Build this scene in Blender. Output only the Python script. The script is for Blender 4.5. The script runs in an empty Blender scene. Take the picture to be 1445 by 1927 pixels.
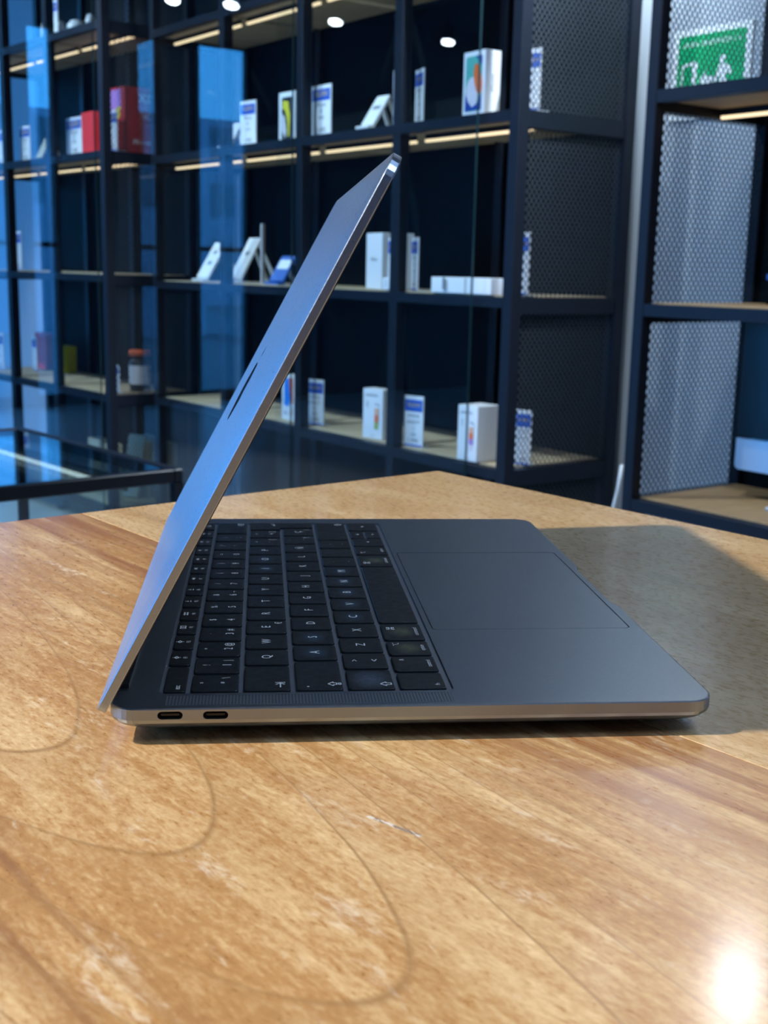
import bpy, bmesh, math, random
from mathutils import Vector, Matrix
random.seed(7)
S = bpy.context.scene
COL = S.collection

# ------------------------------------------------------------------ camera, world, exposure
cam = bpy.data.cameras.new('camera'); camo = bpy.data.objects.new('camera', cam); COL.objects.link(camo)
S.camera = camo
cam.sensor_fit = 'VERTICAL'; cam.sensor_height = 36.0; cam.lens = 36.0 * 2274.25 / 1927
R = ((0.99485252, -0.0990213, 0.02152327), (0.00139678, -0.19898012, -0.98000253), (0.10132383, 0.97498805, -0.19781757))
camo.matrix_world = Matrix(((R[0][0], -R[1][0], -R[2][0], 0.055492), (R[0][1], -R[1][1], -R[2][1], -0.379076),
                            (R[0][2], -R[1][2], -R[2][2], 0.155061), (0, 0, 0, 1)))
cam.clip_start = 0.01; cam.clip_end = 200
cam.dof.use_dof = True; cam.dof.focus_distance = 0.47; cam.dof.aperture_fstop = 24
S.view_settings.view_transform = 'Standard'; S.view_settings.look = 'None'
S.view_settings.exposure = 0.0; S.view_settings.gamma = 1.0; S.view_settings.use_curve_mapping = False
W = bpy.data.worlds.new('sky'); S.world = W; W.use_nodes = True
bgn = W.node_tree.nodes['Background']; bgn.inputs[0].default_value = (0.05, 0.38, 1.0, 1); bgn.inputs[1].default_value = 4.8

FLOOR = -0.88; CEIL = 2.12          # z = 0 is the table top
TH_A = math.radians(31.0); TH_C = math.radians(34.0); TH_K = math.radians(35.0)
OA = Vector((0.68123, 2.65712, 0)); OC = Vector((-0.52965, 4.38512, 0))
class Frame:
    """shelf frame: x runs to the left along the front, y into the depth"""
    def __init__(s, O, th): s.O = O; s.th = th; s.d = Vector((-math.sin(th), math.cos(th), 0)); s.e = Vector((math.cos(th), math.sin(th), 0))
    def p(s, x, y, z=0): return s.O + s.d * x + s.e * y + Vector((0, 0, z))
    def rz(s): return s.th - math.pi / 2
FA = Frame(OA, TH_A); FC = Frame(OC, TH_C)

# ------------------------------------------------------------------ lamps (the fixtures are built further down, each with its own light)
KEY_POS = Vector((-1.63, -0.03, 1.67)); KEY_W = 340
LAMPS = [  # position, aim, watts, colour, cone degrees
    (KEY_POS, Vector((0.1, 0.05, 0)), KEY_W, (1.0, 0.95, 0.86), 62),
    (FA.p(-0.45, -0.02, 1.56), FA.p(-0.22, 0.44, 0.2), 330, (0.74, 0.88, 1.0), 120),
    (FA.p(0.45, -1.3, 1.9), FA.p(0.45, 0.1, -0.1), 150, (0.72, 0.87, 1.0), 70),
    (FA.p(1.45, -1.3, 1.9), FA.p(1.45, 0.1, -0.1), 150, (0.72, 0.87, 1.0), 70),
    (FA.p(-1.1, -1.4, 1.9), FA.p(-0.9, 0.1, -0.3), 110, (0.8, 0.9, 1.0), 70),
    (FC.p(0.9, -1.2, 1.9), FC.p(0.7, 0.1, -0.1), 190, (0.72, 0.87, 1.0), 80),
    (FA.p(4.41, -3.42, 1.67), FA.p(4.0, -2.9, 0), 12, (0.8, 0.9, 1.0), 90),
    (FA.p(4.37, -2.47, 1.67), FA.p(4.0, -2.0, 0), 12, (0.8, 0.9, 1.0), 90),
    (FA.p(4.38, -1.73, 1.67), FA.p(4.0, -1.2, 0), 12, (0.8, 0.9, 1.0), 90),
    (FA.p(-1.0, -.25, 1.21), Vector((0.163, -0.144, 0)), 4, (0.9, 0.95, 1.0), 60),
    (FA.p(4.49, -1.40, 1.67), FA.p(4.0, -0.8, 0), 12, (0.8, 0.9, 1.0), 90),
]

# ------------------------------------------------------------------ material helpers
class NT:
    def __init__(s, name):
        m = bpy.data.materials.new(name); m.use_nodes = True; s.m = m; s.t = m.node_tree; s.n = s.t.nodes; s.l = s.t.links
        s.b = s.n['Principled BSDF']; s.out = s.n['Material Output']
    def node(s, typ, **kw):
        n = s.n.new(typ)
        for k, v in kw.items(): setattr(n, k, v)
        return n
    def set(s, sock, v):
        if isinstance(v, bpy.types.NodeSocket): s.l.new(v, sock)
        elif isinstance(v, (tuple, list)) and len(v) == 3 and sock.type == 'RGBA': sock.default_value = (*v, 1)
        else: sock.default_value = v
    def math(s, op, a, b=0.0, c=0.0, clamp=False):
        n = s.node('ShaderNodeMath', operation=op, use_clamp=clamp)
        s.set(n.inputs[0], a); s.set(n.inputs[1], b); s.set(n.inputs[2], c); return n.outputs[0]
    def mix(s, f, a, b, mode='MIX'):
        n = s.node('ShaderNodeMix', data_type='RGBA', blend_type=mode)
        s.set(n.inputs['Factor'], f); s.set(n.inputs[6], a); s.set(n.inputs[7], b); return n.outputs[2]
    def coord(s, kind='Object'): return s.node('ShaderNodeTexCoord').outputs[kind]
    def mapping(s, v, loc=(0, 0, 0), rot=(0, 0, 0), sc=(1, 1, 1)):
        n = s.node('ShaderNodeMapping'); s.l.new(v, n.inputs[0]); n.inputs[1].default_value = loc; n.inputs[2].default_value = rot; n.inputs[3].default_value = sc
        return n.outputs[0]
    def noise(s, v, scale, detail=4, rough=.55, dist=0):
        n = s.node('ShaderNodeTexNoise'); s.l.new(v, n.inputs['Vector']); n.inputs['Scale'].default_value = scale
        n.inputs['Detail'].default_value = detail; n.inputs['Roughness'].default_value = rough; n.inputs['Distortion'].default_value = dist
        return n.outputs[0]
    def ramp(s, f, stops):
        n = s.node('ShaderNodeValToRGB'); s.l.new(f, n.inputs[0]); r = n.color_ramp
        while len(r.elements) < len(stops): r.elements.new(0.5)
        for e, (p, c) in zip(r.elements, stops): e.position = p; e.color = (*c, 1) if len(c) == 3 else c
        return n.outputs[0]
    def rng(s, f, a, b, c=0.0, d=1.0):
        n = s.node('ShaderNodeMapRange'); n.clamp = True; s.set(n.inputs[0], f)
        for i, v in enumerate((a, b, c, d)): n.inputs[i + 1].default_value = v
        return n.outputs[0]
    def P(s, **kw):
        names = dict(col='Base Color', rough='Roughness', metal='Metallic', coat='Coat Weight', coatr='Coat Roughness', spec='Specular IOR Level',
                     emit='Emission Color', es='Emission Strength', normal='Normal', ior='IOR', trans='Transmission Weight')
        for k, v in kw.items(): s.set(s.b.inputs[names[k]], v)
        return s
    def bump(s, h, strength=.2, dist=.001):
        n = s.node('ShaderNodeBump'); n.inputs['Strength'].default_value = strength; n.inputs['Distance'].default_value = dist
        s.l.new(h, n.inputs['Height']); s.l.new(n.outputs[0], s.b.inputs['Normal'])
M = {}
def simple(name, col, rough=.5, metal=0.0, var=.12, scale=40, **kw):
    t = NT(name); c = t.coord(); n = t.noise(c, scale, 3)
    a = tuple(x * (1 - var) for x in col); b = tuple(min(1, x * (1 + var)) for x in col)
    t.P(col=t.mix(n, a, b), rough=rough, metal=metal, **kw); M[name] = t.m; return t.m
def emis(name, col, st):
    t = NT(name); t.P(col=(0.02, 0.02, 0.02), emit=col, es=st); M[name] = t.m; return t.m

simple('steel', (0.0065, 0.009, 0.016), .42, 0.0, .2, 25, spec=.22)
simple('steel_mesh', (0.04, 0.05, 0.062), .5, 0, spec=.2)
simple('back_board', (0.0035, 0.006, 0.008), .6, spec=.06)
simple('white_paint', (0.42, 0.48, 0.54), .8, 0, .05, 6)
simple('grey_paint', (0.16, 0.18, 0.21), .8, 0, .1, 5)
simple('dark_paint', (0.020, 0.024, 0.030), .8, 0, .2, 5)
simple('concrete', (0.30, 0.31, 0.32), .28, 0, .15, 9)
simple('white_card', (0.80, 0.82, 0.85), .45, 0, .03)
simple('white_plastic', (0.75, 0.77, 0.78), .35, 0, .03)
simple('grey_print', (0.20, 0.22, 0.26), .6, 0, .05)
simple('dark_print', (0.04, 0.05, 0.07), .6, 0, .05)
simple('blue_print', (0.02, 0.10, 0.50), .5, 0, .05)
simple('yellow_print', (0.75, 0.52, 0.06), .5, 0, .05)
simple('red_card', (0.42, 0.012, 0.018), .45, 0, .08)
simple('bright_red', (0.75, 0.03, 0.03), .45, 0, .05)
simple('orange_plastic', (0.85, 0.13, 0.03), .45, 0, .05)
simple('cream_card', (0.42, 0.40, 0.28), .6, 0, .08)
simple('green_sign', (0.0, 0.42, 0.15), .45, 0, .04)
simple('sign_white', (0.85, 0.9, 0.9), .5, 0, .02)
simple('rubber', (0.012, 0.012, 0.013), .7)
simple('black_plastic', (0.008, 0.008, 0.009), .35)
simple('legend_white', (0.55, 0.60, 0.66), .6, 0, .02, emit=(0.75, 0.88, 1.0), es=.16)   # backlit legends
simple('silver', (0.62, 0.66, 0.72), .38, .7, .04)
simple('mirror_logo', (0.035, 0.04, 0.05), .12, .9, .02)
simple('grille_dark', (0.02, 0.02, 0.025), .6)
simple('acrylic_white', (0.7, 0.75, 0.8), .3)
simple('blue_plastic', (0.02, 0.12, 0.45), .4)
simple('asphalt', (0.12, 0.13, 0.15), .9, 0, .2, 4)
simple('facade', (0.42, 0.40, 0.48), .8, 0, .35, 1.5)
simple('lamp_black', (0.012, 0.012, 0.014), .4)
emis('led_warm', (1.0, 0.78, 0.48), 1.5)
emis('led_inner', (0.80, 0.95, 0.95), 1.8)
emis('lamp_glow', (0.85, 0.94, 1.0), 45)

def glass(name, tint, f0=.05):
    t = NT(name); lw = t.node('ShaderNodeLayerWeight'); lw.inputs[0].default_value = .5
    f5 = t.math('POWER', lw.outputs['Facing'], 5.0); fac = t.math('MULTIPLY_ADD', f5, 1 - f0, f0, True)
    tr = t.node('ShaderNodeBsdfTransparent'); tr.inputs[0].default_value = (*tint, 1)
    gl = t.node('ShaderNodeBsdfGlossy'); gl.inputs['Roughness'].default_value = 0.0; gl.inputs[0].default_value = (0.96, 0.98, 1, 1)
    mx = t.node('ShaderNodeMixShader'); t.l.new(fac, mx.inputs[0]); t.l.new(tr.outputs[0], mx.inputs[1]); t.l.new(gl.outputs[0], mx.inputs[2])
    t.l.new(mx.outputs[0], t.out.inputs[0]); M[name] = t.m
glass('pane_glass', (0.93, 0.97, 0.98)); glass('case_glass', (0.86, 0.94, 0.95))
simple('glass_edge', (0.004, 0.016, 0.020), .3)

def alu(name, col, rough, metal=.85, brush=.04):
    t = NT(name); n = t.noise(t.coord(), 900, 2); n2 = t.noise(t.coord(), 12, 2)
    c = t.mix(n2, tuple(x * .96 for x in col), tuple(x * 1.04 for x in col))
    t.P(col=c, rough=t.rng(n, .3, .7, rough - brush, rough + brush), metal=metal); t.bump(n, .05, .0002); M[name] = t.m
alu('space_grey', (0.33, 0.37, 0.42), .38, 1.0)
alu('space_grey_lid', (0.36, 0.43, 0.54), .31, 1.0)  # bluer than the base metal, tint stands in for reflected blue daylight
alu('well_grey', (0.28, 0.30, 0.335), .5, .7)
# speaker grille: fine drilled dots in the aluminium
t = NT('grille'); c = t.coord(); sp = t.node('ShaderNodeSeparateXYZ'); t.l.new(c, sp.inputs[0])
fx = t.math('SUBTRACT', t.math('FRACT', t.math('MULTIPLY', sp.outputs[0], 900.0)), .5); fy = t.math('SUBTRACT', t.math('FRACT', t.math('MULTIPLY', sp.outputs[1], 900.0)), .5)
d = t.math('SQRT', t.math('ADD', t.math('MULTIPLY', fx, fx), t.math('MULTIPLY', fy, fy)))
t.P(col=t.mix(t.rng(d, .24, .34), (0.02, 0.02, 0.025), (0.29, 0.315, 0.35)), rough=.45, metal=.75); M['grille'] = t.m
# key caps, plain and worn
def keymat(name, wear, colw, r=.0055):
    t = NT(name); c = t.coord(); n = t.noise(c, 260, 4, .6)
    col = (0.011, 0.013, 0.016); rough = t.rng(n, .3, .7, .34, .5)
    if wear:
        g = t.node('ShaderNodeVectorMath', operation='LENGTH'); t.l.new(t.mapping(c, sc=(1, .75, 0)), g.inputs[0])
        k = t.math('MULTIPLY', t.rng(g.outputs['Value'], r, .0, 0, 1), t.rng(t.noise(c, 900, 3), .3, .7, .3, 1)); k = t.math('MULTIPLY', k, wear)
        col = t.mix(k, col, colw)
    t.P(col=col, rough=rough, spec=.45); M[name] = t.m
keymat('key_black', 0, None); keymat('key_worn', .5, (0.10, 0.22, 0.36)); keymat('key_grease', .7, (0.22, 0.27, 0.36), .008); keymat('key_speck', .6, (0.35, 0.36, 0.18), .006)

# wood: x across the board, y along the grain
def wood(name, dark, mid, light, bands=(), scratch=None, seed=0., rough=.30, scuff=.5, sc=1.0, coat=.5, arc=None):
    t = NT(name); o = t.coord(); c = t.mapping(o, loc=(seed, seed * 1.7, 0), sc=(sc, sc, sc))
    sp = t.node('ShaderNodeSeparateXYZ'); t.l.new(o, sp.inputs[0]); X, Yc = sp.outputs[0], sp.outputs[1]
    broad = t.noise(t.mapping(c, sc=(24, 5, 1)), 1.0, 5, .6, .8)
    grain = t.noise(t.mapping(c, sc=(170, 22, 1)), 1.0, 4, .62, .5)
    fleck = t.noise(t.mapping(c, sc=(520, 170, 1)), 1.0, 3, .6, .4)
    mott = t.noise(t.mapping(c, sc=(900, 420, 1)), 1.0, 2, .6)
    v = t.math('MULTIPLY_ADD', grain, .36, t.math('MULTIPLY', broad, .52))
    v = t.math('MULTIPLY_ADD', fleck, .40, v); v = t.math('MULTIPLY_ADD', mott, .22, v)
    col = t.ramp(t.rng(v, .44, .94), [(0.0, dark), (.5, mid), (1.0, light)])
    for (xc, hw, scol, amt) in bands:   # heartwood bands running along the board
        s1 = t.noise(t.mapping(c, sc=(110, 3.0, 1)), 1.0, 4, .6, .5)
        xx = t.math('MULTIPLY_ADD', t.noise(t.mapping(c, sc=(6, 5, 1)), 1, 2), .05, t.math('SUBTRACT', X, .025 + xc))
        band = t.math('MULTIPLY', t.rng(t.math('ABSOLUTE', xx), hw, hw * .3), t.rng(s1, .40, .58)); col = t.mix(t.math('MULTIPLY', band, amt), col, scol)
    if arc:   # tongue shaped growth rings
        x0, k, y0, per = arc; dx = t.math('ADD', X, x0)
        h = t.math('ADD', Yc, t.math('MULTIPLY', t.math('MULTIPLY', dx, dx), k)); h = t.math('MULTIPLY_ADD', t.noise(t.mapping(c, sc=(14, 9, 1)), 1, 3), .014, t.math('SUBTRACT', h, .007))
        g = t.math('ABSOLUTE', t.math('SUBTRACT', t.math('FRACT', t.math('MULTIPLY_ADD', h, 1 / per, y0)), .5))
        m = t.math('MULTIPLY', t.rng(g, .030, .0), t.rng(broad, .30, .55, .45, 1)); col = t.mix(t.math('MULTIPLY', m, .8), col, tuple(x * .62 for x in mid))
        m2 = t.rng(t.math('FRACT', t.math('MULTIPLY_ADD', h, 1 / per, y0 + .5)), 1.0, .4, .28, 0); col = t.mix(m2, col, tuple(x * .80 for x in mid))
    s2 = t.noise(t.mapping(c, loc=(3, 1, 0), sc=(38, 1.6, 1)), 1.0, 5, .62, .8)
    col = t.mix(t.math('MULTIPLY', t.rng(s2, .58, .72), .5), col, tuple(x * .60 for x in mid))
    s3 = t.noise(t.mapping(c, loc=(7, 2, 0), sc=(60, 20, 1)), 1.0, 6, .72, .5)   # pale dry scuffs, grey marks
    sc3 = t.math('MULTIPLY', t.rng(s3, .57, .72), t.rng(fleck, .40, .62)); col = t.mix(t.math('MULTIPLY', sc3, scuff), col, (0.80, 0.70, 0.56))
    if scratch:
        ax, ay, bx, by = scratch; u_ = t.math('DIVIDE', t.math('SUBTRACT', Yc, ay), by - ay); xs_ = t.math('SUBTRACT', X, t.math('MULTIPLY_ADD', u_, bx - ax, ax))
        xs_ = t.math('MULTIPLY_ADD', t.math('SUBTRACT', t.noise(t.mapping(c, sc=(1, 260, 1)), 1.0, 2), .5), .0022, xs_)
        k = t.math('MULTIPLY', t.rng(t.math('ABSOLUTE', xs_), .0011, .0003), t.math('MULTIPLY', t.rng(u_, 0, .04), t.rng(u_, 1, .96)))
        col = t.mix(t.math('MULTIPLY', k, .8), col, t.mix(t.rng(fleck, .45, .55), (0.20, 0.17, 0.15), (0.75, 0.70, 0.62)))
    t.P(col=col, rough=t.rng(t.math('ADD', fleck, sc3), .3, 1.1, rough - .04, rough + .22), coat=coat, coatr=.15)
    t.bump(t.math('MULTIPLY_ADD', mott, .5, fleck), .10, .0004); M[name] = t.m
wood('plank_honey', (0.29, 0.125, 0.040), (0.47, 0.245, 0.088), (0.78, 0.55, 0.28), [(.125, .045, (0.28, 0.10, 0.036), .85), (-.072, .018, (0.25, 0.11, 0.045), .8)], (.0267, -.0942, .0308, -.1139), 0.0, .30, .7, arc=(.025, -48, .081 / .087 + .5, .087))
wood('plank_cream', (0.45, 0.265, 0.108), (0.54, 0.33, 0.14), (0.78, 0.57, 0.31), [(.06, .02, (0.36, 0.18, 0.07), .5)], None, 4.3, .27, .5)
wood('shelf_oak', (0.26, 0.18, 0.10), (0.42, 0.33, 0.21), (0.52, 0.43, 0.30), (), None, 2.0, .6, .1, 1.0, 0)
wood('shelf_tan', (0.26, 0.15, 0.06), (0.38, 0.235, 0.11), (0.46, 0.31, 0.16), (), None, 5.0, .55, .1, 1.0, 0)

# ------------------------------------------------------------------ mesh helpers
def obj(name, bm, mat, parent=None, smooth=False, kind=None):
    me = bpy.data.meshes.new(name); bm.normal_update(); bm.to_mesh(me); bm.free()
    return obj_me(name, me, mat, parent, smooth, kind)
def obj_me(name, me, mat, parent=None, smooth=False, kind=None):
    if mat and not me.materials: me.materials.append(M[mat])
    if smooth:
        for p in me.polygons: p.use_smooth = True
    o = bpy.data.objects.new(name, me); COL.objects.link(o); o.parent = parent
    if kind: o['kind'] = kind
    return o
def thing(name, label, cat, loc, rz=0., group=None):
    o = bpy.data.objects.new(name, None); COL.objects.link(o); o.location = loc; o.rotation_euler = (0, 0, rz); o.empty_display_size = .05
    o['label'] = label; o['category'] = cat
    if group: o['group'] = group
    return o
def add_box(bm, x0, x1, y0, y1, z0, z1, mat=None):
    v = [bm.verts.new(Vector(p)) for p in ((x0, y0, z0), (x1, y0, z0), (x1, y1, z0), (x0, y1, z0), (x0, y0, z1), (x1, y0, z1), (x1, y1, z1), (x0, y1, z1))]
    if mat is not None:
        for q in v: q.co = mat @ q.co
    fs = [bm.faces.new([v[i] for i in f]) for f in ((3, 2, 1, 0), (4, 5, 6, 7), (0, 1, 5, 4), (1, 2, 6, 5), (2, 3, 7, 6), (3, 0, 4, 7))]
    return v
def box(x0, x1, y0, y1, z0, z1, bev=0., seg=1):
    bm = bmesh.new(); add_box(bm, min(x0, x1), max(x0, x1), min(y0, y1), max(y0, y1), min(z0, z1), max(z0, z1))
    if bev: bmesh.ops.bevel(bm, geom=bm.edges[:], offset=bev, segments=seg, affect='EDGES', profile=.5)
    return bm
def rrect(x0, x1, y0, y1, r, n=6):
    """rounded rectangle outline, counter-clockwise; r may be 4 radii (x1y1, x0y1, x0y0, x1y0)"""
    rs = r if isinstance(r, (tuple, list)) else (r,) * 4
    pts = []
    for (cx, cy, a0, q) in ((x1, y1, 0, rs[0]), (x0, y1, 90, rs[1]), (x0, y0, 180, rs[2]), (x1, y0, 270, rs[3])):
        sx = -1 if cx == x1 else 1; sy = -1 if cy == y1 else 1
        for i in range(n + 1):
            a = math.radians(a0 + 90 * i / n); pts.append((cx + sx * q + q * math.cos(a), cy + sy * q + q * math.sin(a)))
    return pts
def loft(bm, loops, cap0=True, cap1=True):
    rings = [[bm.verts.new(p) for p in L] for L in loops]
    for a, b in zip(rings, rings[1:]):
        n = len(a)
        for i in range(n): bm.faces.new((a[i], a[(i + 1) % n], b[(i + 1) % n], b[i]))
    if cap0: bm.faces.new(rings[0][::-1])
    if cap1: bm.faces.new(rings[-1])
    return rings
def prism(pts, z0, z1):
    bm = bmesh.new(); loft(bm, [[(x, y, z0) for x, y in pts], [(x, y, z1) for x, y in pts]])
    bmesh.ops.recalc_face_normals(bm, faces=bm.faces[:]); return bm
def lathe(prof, n=20, axis=None):
    bm = bmesh.new(); loops = [[(r * math.cos(2 * math.pi * i / n), r * math.sin(2 * math.pi * i / n), z) for i in range(n)] for r, z in prof]
    loft(bm, loops); bmesh.ops.recalc_face_normals(bm, faces=bm.faces[:]); return bm
_tc = {}
def text_bm(s, size, rot=0., at=(0, 0, 0), align='CENTER', bm=None, plane='XY', squeeze=1.0):
    """flat lettering as mesh; plane 'XZ' stands it up facing -Y"""
    if s not in _tc:
        cu = bpy.data.curves.new('lettering', 'FONT'); cu.body = s; cu.size = 1.0; cu.resolution_u = 2; cu.align_x = 'CENTER'; cu.align_y = 'CENTER'
        o = bpy.data.objects.new('lettering', cu); COL.objects.link(o); bpy.context.view_layer.update()
        me = bpy.data.meshes.new_from_object(o.evaluated_get(bpy.context.evaluated_depsgraph_get()))
        _tc[s] = ([v.co.copy() for v in me.vertices], [tuple(p.vertices) for p in me.polygons])
        bpy.data.objects.remove(o); bpy.data.meshes.remove(me)
    vs, fs = _tc[s]
    if bm is None: bm = bmesh.new()
    c, sn = math.cos(rot), math.sin(rot); nv = []
    for v in vs:
        x, y = v.x * size * squeeze, v.y * size; x, y = x * c - y * sn, x * sn + y * c
        p = (at[0] + x, at[1] + y, at[2]) if plane == 'XY' else (at[0] + x, at[1], at[2] + y)
        nv.append(bm.verts.new(p))
    for f in fs:
        try: bm.faces.new([nv[i] for i in f])
        except ValueError: pass
    return bm
def poly_xz(pts, y, bm=None):
    bm = bm or bmesh.new(); bm.faces.new([bm.verts.new((x, y, z)) for x, z in pts]); return bm

# ------------------------------------------------------------------ the room
def struct(name, bm, mat, mw=None):
    o = obj(name, bm, mat); o['kind'] = 'structure'
    if mw is not None: o.matrix_world = mw
    return o
MA = Matrix.Translation(OA) @ Matrix.Rotation(FA.rz(), 4, 'Z')    # room axes: X = -x of the shelf frame, Y = depth
RX0, RX1, RY0, RY1 = -6.0, 4.6, -6.2, 0.46
struct('floor', box(RX0 - .2, RX1 + .2, RY0 - .2, RY1 + .2, FLOOR - .1, FLOOR), 'concrete', MA)
struct('ceiling', box(RX0 - .2, RX1 + .2, RY0 - .2, RY1 + .2, CEIL, CEIL + .1), 'dark_paint', MA)
struct('wall_back', box(RX0 - .2, RX1 + .2, RY1, RY1 + .12, FLOOR, CEIL), 'white_paint', MA)
struct('wall_right', box(RX1, RX1 + .12, RY0 - .2, RY1, FLOOR, CEIL), 'grey_paint', MA)
# left wall: glazed shop front between piers
WT = 1.78
piers = [(-6.2, -2.84), (-2.36, -2.10), (-1.84, -1.74), (-0.06, 0.46)]
for i, (a, b) in enumerate(piers): struct('wall_left' if i == 0 else 'trim_%d' % i, box(RX0 - .12, RX0, a, b, FLOOR, CEIL), 'dark_paint', MA)
struct('trim_6', box(RX0 - .12, RX0, -2.84, -1.74, WT, CEIL), 'dark_paint', MA)
def window(name, y0, y1, cross, WT=WT):
    w = struct(name, box(RX0 - .066, RX0 - .058, y0, y1, FLOOR + .06, WT), 'pane_glass', MA)
    bm = bmesh.new()
    for (a, b, c, e) in ((y0, y0 + .04, FLOOR, WT), (y1 - .04, y1, FLOOR, WT), (y0, y1, FLOOR, FLOOR + .08), (y0, y1, WT - .05, WT)): add_box(bm, RX0 - .09, RX0 - .03, a, b, c, e)
    obj('window_frame', bm, 'steel', w)
    for z in cross: obj('crossbar', box(RX0 - .085, RX0 - .035, y0, y1, z, z + .035), 'steel', w)
window('window_1', -2.10, -1.84, [.25]); window('window_7', -1.74, -.06, [.25], CEIL - .02); window('window_2', -2.84, -2.36, [.25])  # the widest pane here is unseen, added for blue light on the lid
# front wall: unseen windows, added for blue light on lid and table
struct('wall_front', box(1.6, RX1 + .2, RY0 - .12, RY0, FLOOR, CEIL), 'dark_paint', MA); struct('trim_5', box(RX0 - .2, 1.6, RY0 - .12, RY0, WT, CEIL), 'dark_paint', MA)
def added_front_window(name, x0, x1):
    w = struct(name, box(x0, x1, RY0 - .066, RY0 - .058, FLOOR + .06, WT), 'pane_glass', MA); bm = bmesh.new()
    for (a, b, c, e) in ((x0, x0 + .04, FLOOR, WT), (x1 - .04, x1, FLOOR, WT), (x0, x1, FLOOR, FLOOR + .08), (x0, x1, WT - .05, WT)): add_box(bm, a, b, RY0 - .09, RY0 - .03, c, e)
    obj('window_frame', bm, 'steel', w)
for i in range(4): added_front_window('window_%d' % (i + 3), RX0 + 1.9 * i, RX0 + 1.9 * (i + 1))
struct('pavement', box(-30, RX0 - .2, -25, 14, FLOOR - .2, FLOOR - .1), 'asphalt', MA)
def building(x, y0, y1, h, label):
    t_ = thing('street_building', label, 'building', MA @ Vector((x, (y0 + y1) / 2, FLOOR - .1)), FA.rz())
    w = (y1 - y0) / 2; obj('facade', box(-4, 0, -w, w, 0, h), 'facade', t_)
    for r in range(int(h / 1.5)):
        for k in range(int(w * 2 / 1.4)):
            obj('window', box(0, .03, -w + .4 + k * 1.4, -w + 1.2 + k * 1.4, .9 + r * 1.5, 1.8 + r * 1.5), 'case_glass', t_)
building(-24, -11.7, -7.0, 3.6, 'low grey building across the street, seen as a reflection in the shelf glass')
building(-28, -18.5, -11.9, 5.0, 'taller grey building behind the low one across the street')
building(-15, -7.3, -6.4, 1.7, 'small kiosk on the pavement outside the shop window')

# ------------------------------------------------------------------ shelving units
STEEL_P = .036
def expanded_mesh(w, h, cw, ch, t=.0011, dep=.0009):
    """expanded-metal lattice in the YZ plane, from (0,0) to (w,h)"""
    bm = bmesh.new(); nx = max(1, round(w / cw)); nz = max(1, round(h / ch)); cw = w / nx; ch = h / nz
    for j in range(nz * 2):
        for i in range(nx * 2):
            y0, y1 = i * cw / 2, (i + 1) * cw / 2; z0, z1 = j * ch / 2, (j + 1) * ch / 2
            if (i + j) % 2: a, b = (y0, z1), (y1, z0)
            else: a, b = (y0, z0), (y1, z1)
            dy, dz = b[0] - a[0], b[1] - a[1]; L = math.hypot(dy, dz); ny, nz_ = -dz / L * t, dy / L * t
            q = [(a[0] + ny, a[1] + nz_), (a[0] - ny, a[1] - nz_), (b[0] - ny, b[1] - nz_), (b[0] + ny, b[1] + nz_)]
            f = [bm.verts.new((-dep, y, z)) for y, z in q]; g = [bm.verts.new((dep, y, z)) for y, z in q]
            bm.faces.new(f); bm.faces.new(g[::-1])
            bm.faces.new((f[1], f[0], g[0], g[1])); bm.faces.new((f[3], f[2], g[2], g[3]))
    me = bpy.data.meshes.new('mesh_panel'); bm.to_mesh(me); bm.free(); return me
_em = {}
def shelf_unit(F, x0, posts, depth, levels, top, label, ends, led_y, panes, group, board='shelf_oak', led=(0,), P=STEEL_P):
    """posts: x positions (to the left) of the right side of each front post, relative to x0"""
    u = thing('shelving_unit', label, 'shelf', F.p(x0, 0, FLOOR), F.rz(), group)
    n = len(posts); xs = posts; H = top - FLOOR; S_ = P
    zr = [z - FLOOR for z in levels]
    for i, x in enumerate(xs):
        for y in (0, depth - S_): obj('post', box(-x - S_, -x, y, y + S_, 0, H, .002), 'steel', u)
    ends_x = (xs[0], xs[-1] + S_)
    for k, z in enumerate(zr):
        obj('front_rail', box(-ends_x[1] + S_, -ends_x[0] - S_, .001, .031, z - .030, z - .003), 'steel', u)
        for i in range(n - 1):
            b = obj('shelf_board', box(-(xs[i + 1]) + .001, -(xs[i] + S_) - .001, .031, depth - .036, z - .024, z, .001), board, u)
            if k in led and i < n - 1:
                obj('led_strip', box(-(xs[i + 1]) + .004, -(xs[i] + S_) - .004, led_y, led_y + .008, z - .046, z - .039), 'led_warm', u)
                obj('led_holder', box(-(xs[i + 1]) + .004, -(xs[i] + S_) - .004, led_y + .001, led_y + .007, z - .039, z - .0245), 'steel', u)
        for i in sorted(set((0, n - 1))):
            x = xs[i]; obj('side_rail', box(-x - .032, -x - .004, S_, depth - S_, z - .045, z - .003), 'steel', u)
    obj('top_rail', box(-ends_x[1], -ends_x[0], 0, S_, H, H + S_, .002), 'steel', u)
    obj('back_panel', box(-ends_x[1] + S_, -ends_x[0] - S_, depth - .012, depth - .004, 0, H), 'back_board', u)
    for e in ends:
        x = xs[0] + .016 if e == 'r' else xs[-1] + S_ - .016
        zz = [0.0] + zr + [H]
        for a, b in zip(zz, zz[1:]):
            if b - a < .1: continue
            key = (round(depth, 3), round(b - a, 3), S_)
            if key not in _em: _em[key] = expanded_mesh(depth - 2 * S_, b - a - .045, .0168, .0215)
            o = obj_me('mesh_panel', _em[key], 'steel_mesh', u, kind='stuff'); o.location = (-x, S_, a)
    for (a, b, z0, z1) in panes:
        p = obj('glass_pane', box(-b, -a, -.020, -.015, z0 - FLOOR, z1 - FLOOR), 'pane_glass', u)
        obj('pane_edge', box(-a, -a + .0013, -.0205, -.0145, z0 - FLOOR, z1 - FLOOR), 'glass_edge', p)
    return u
LV = [-.80, -.352, .092, .548, .992]
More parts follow.
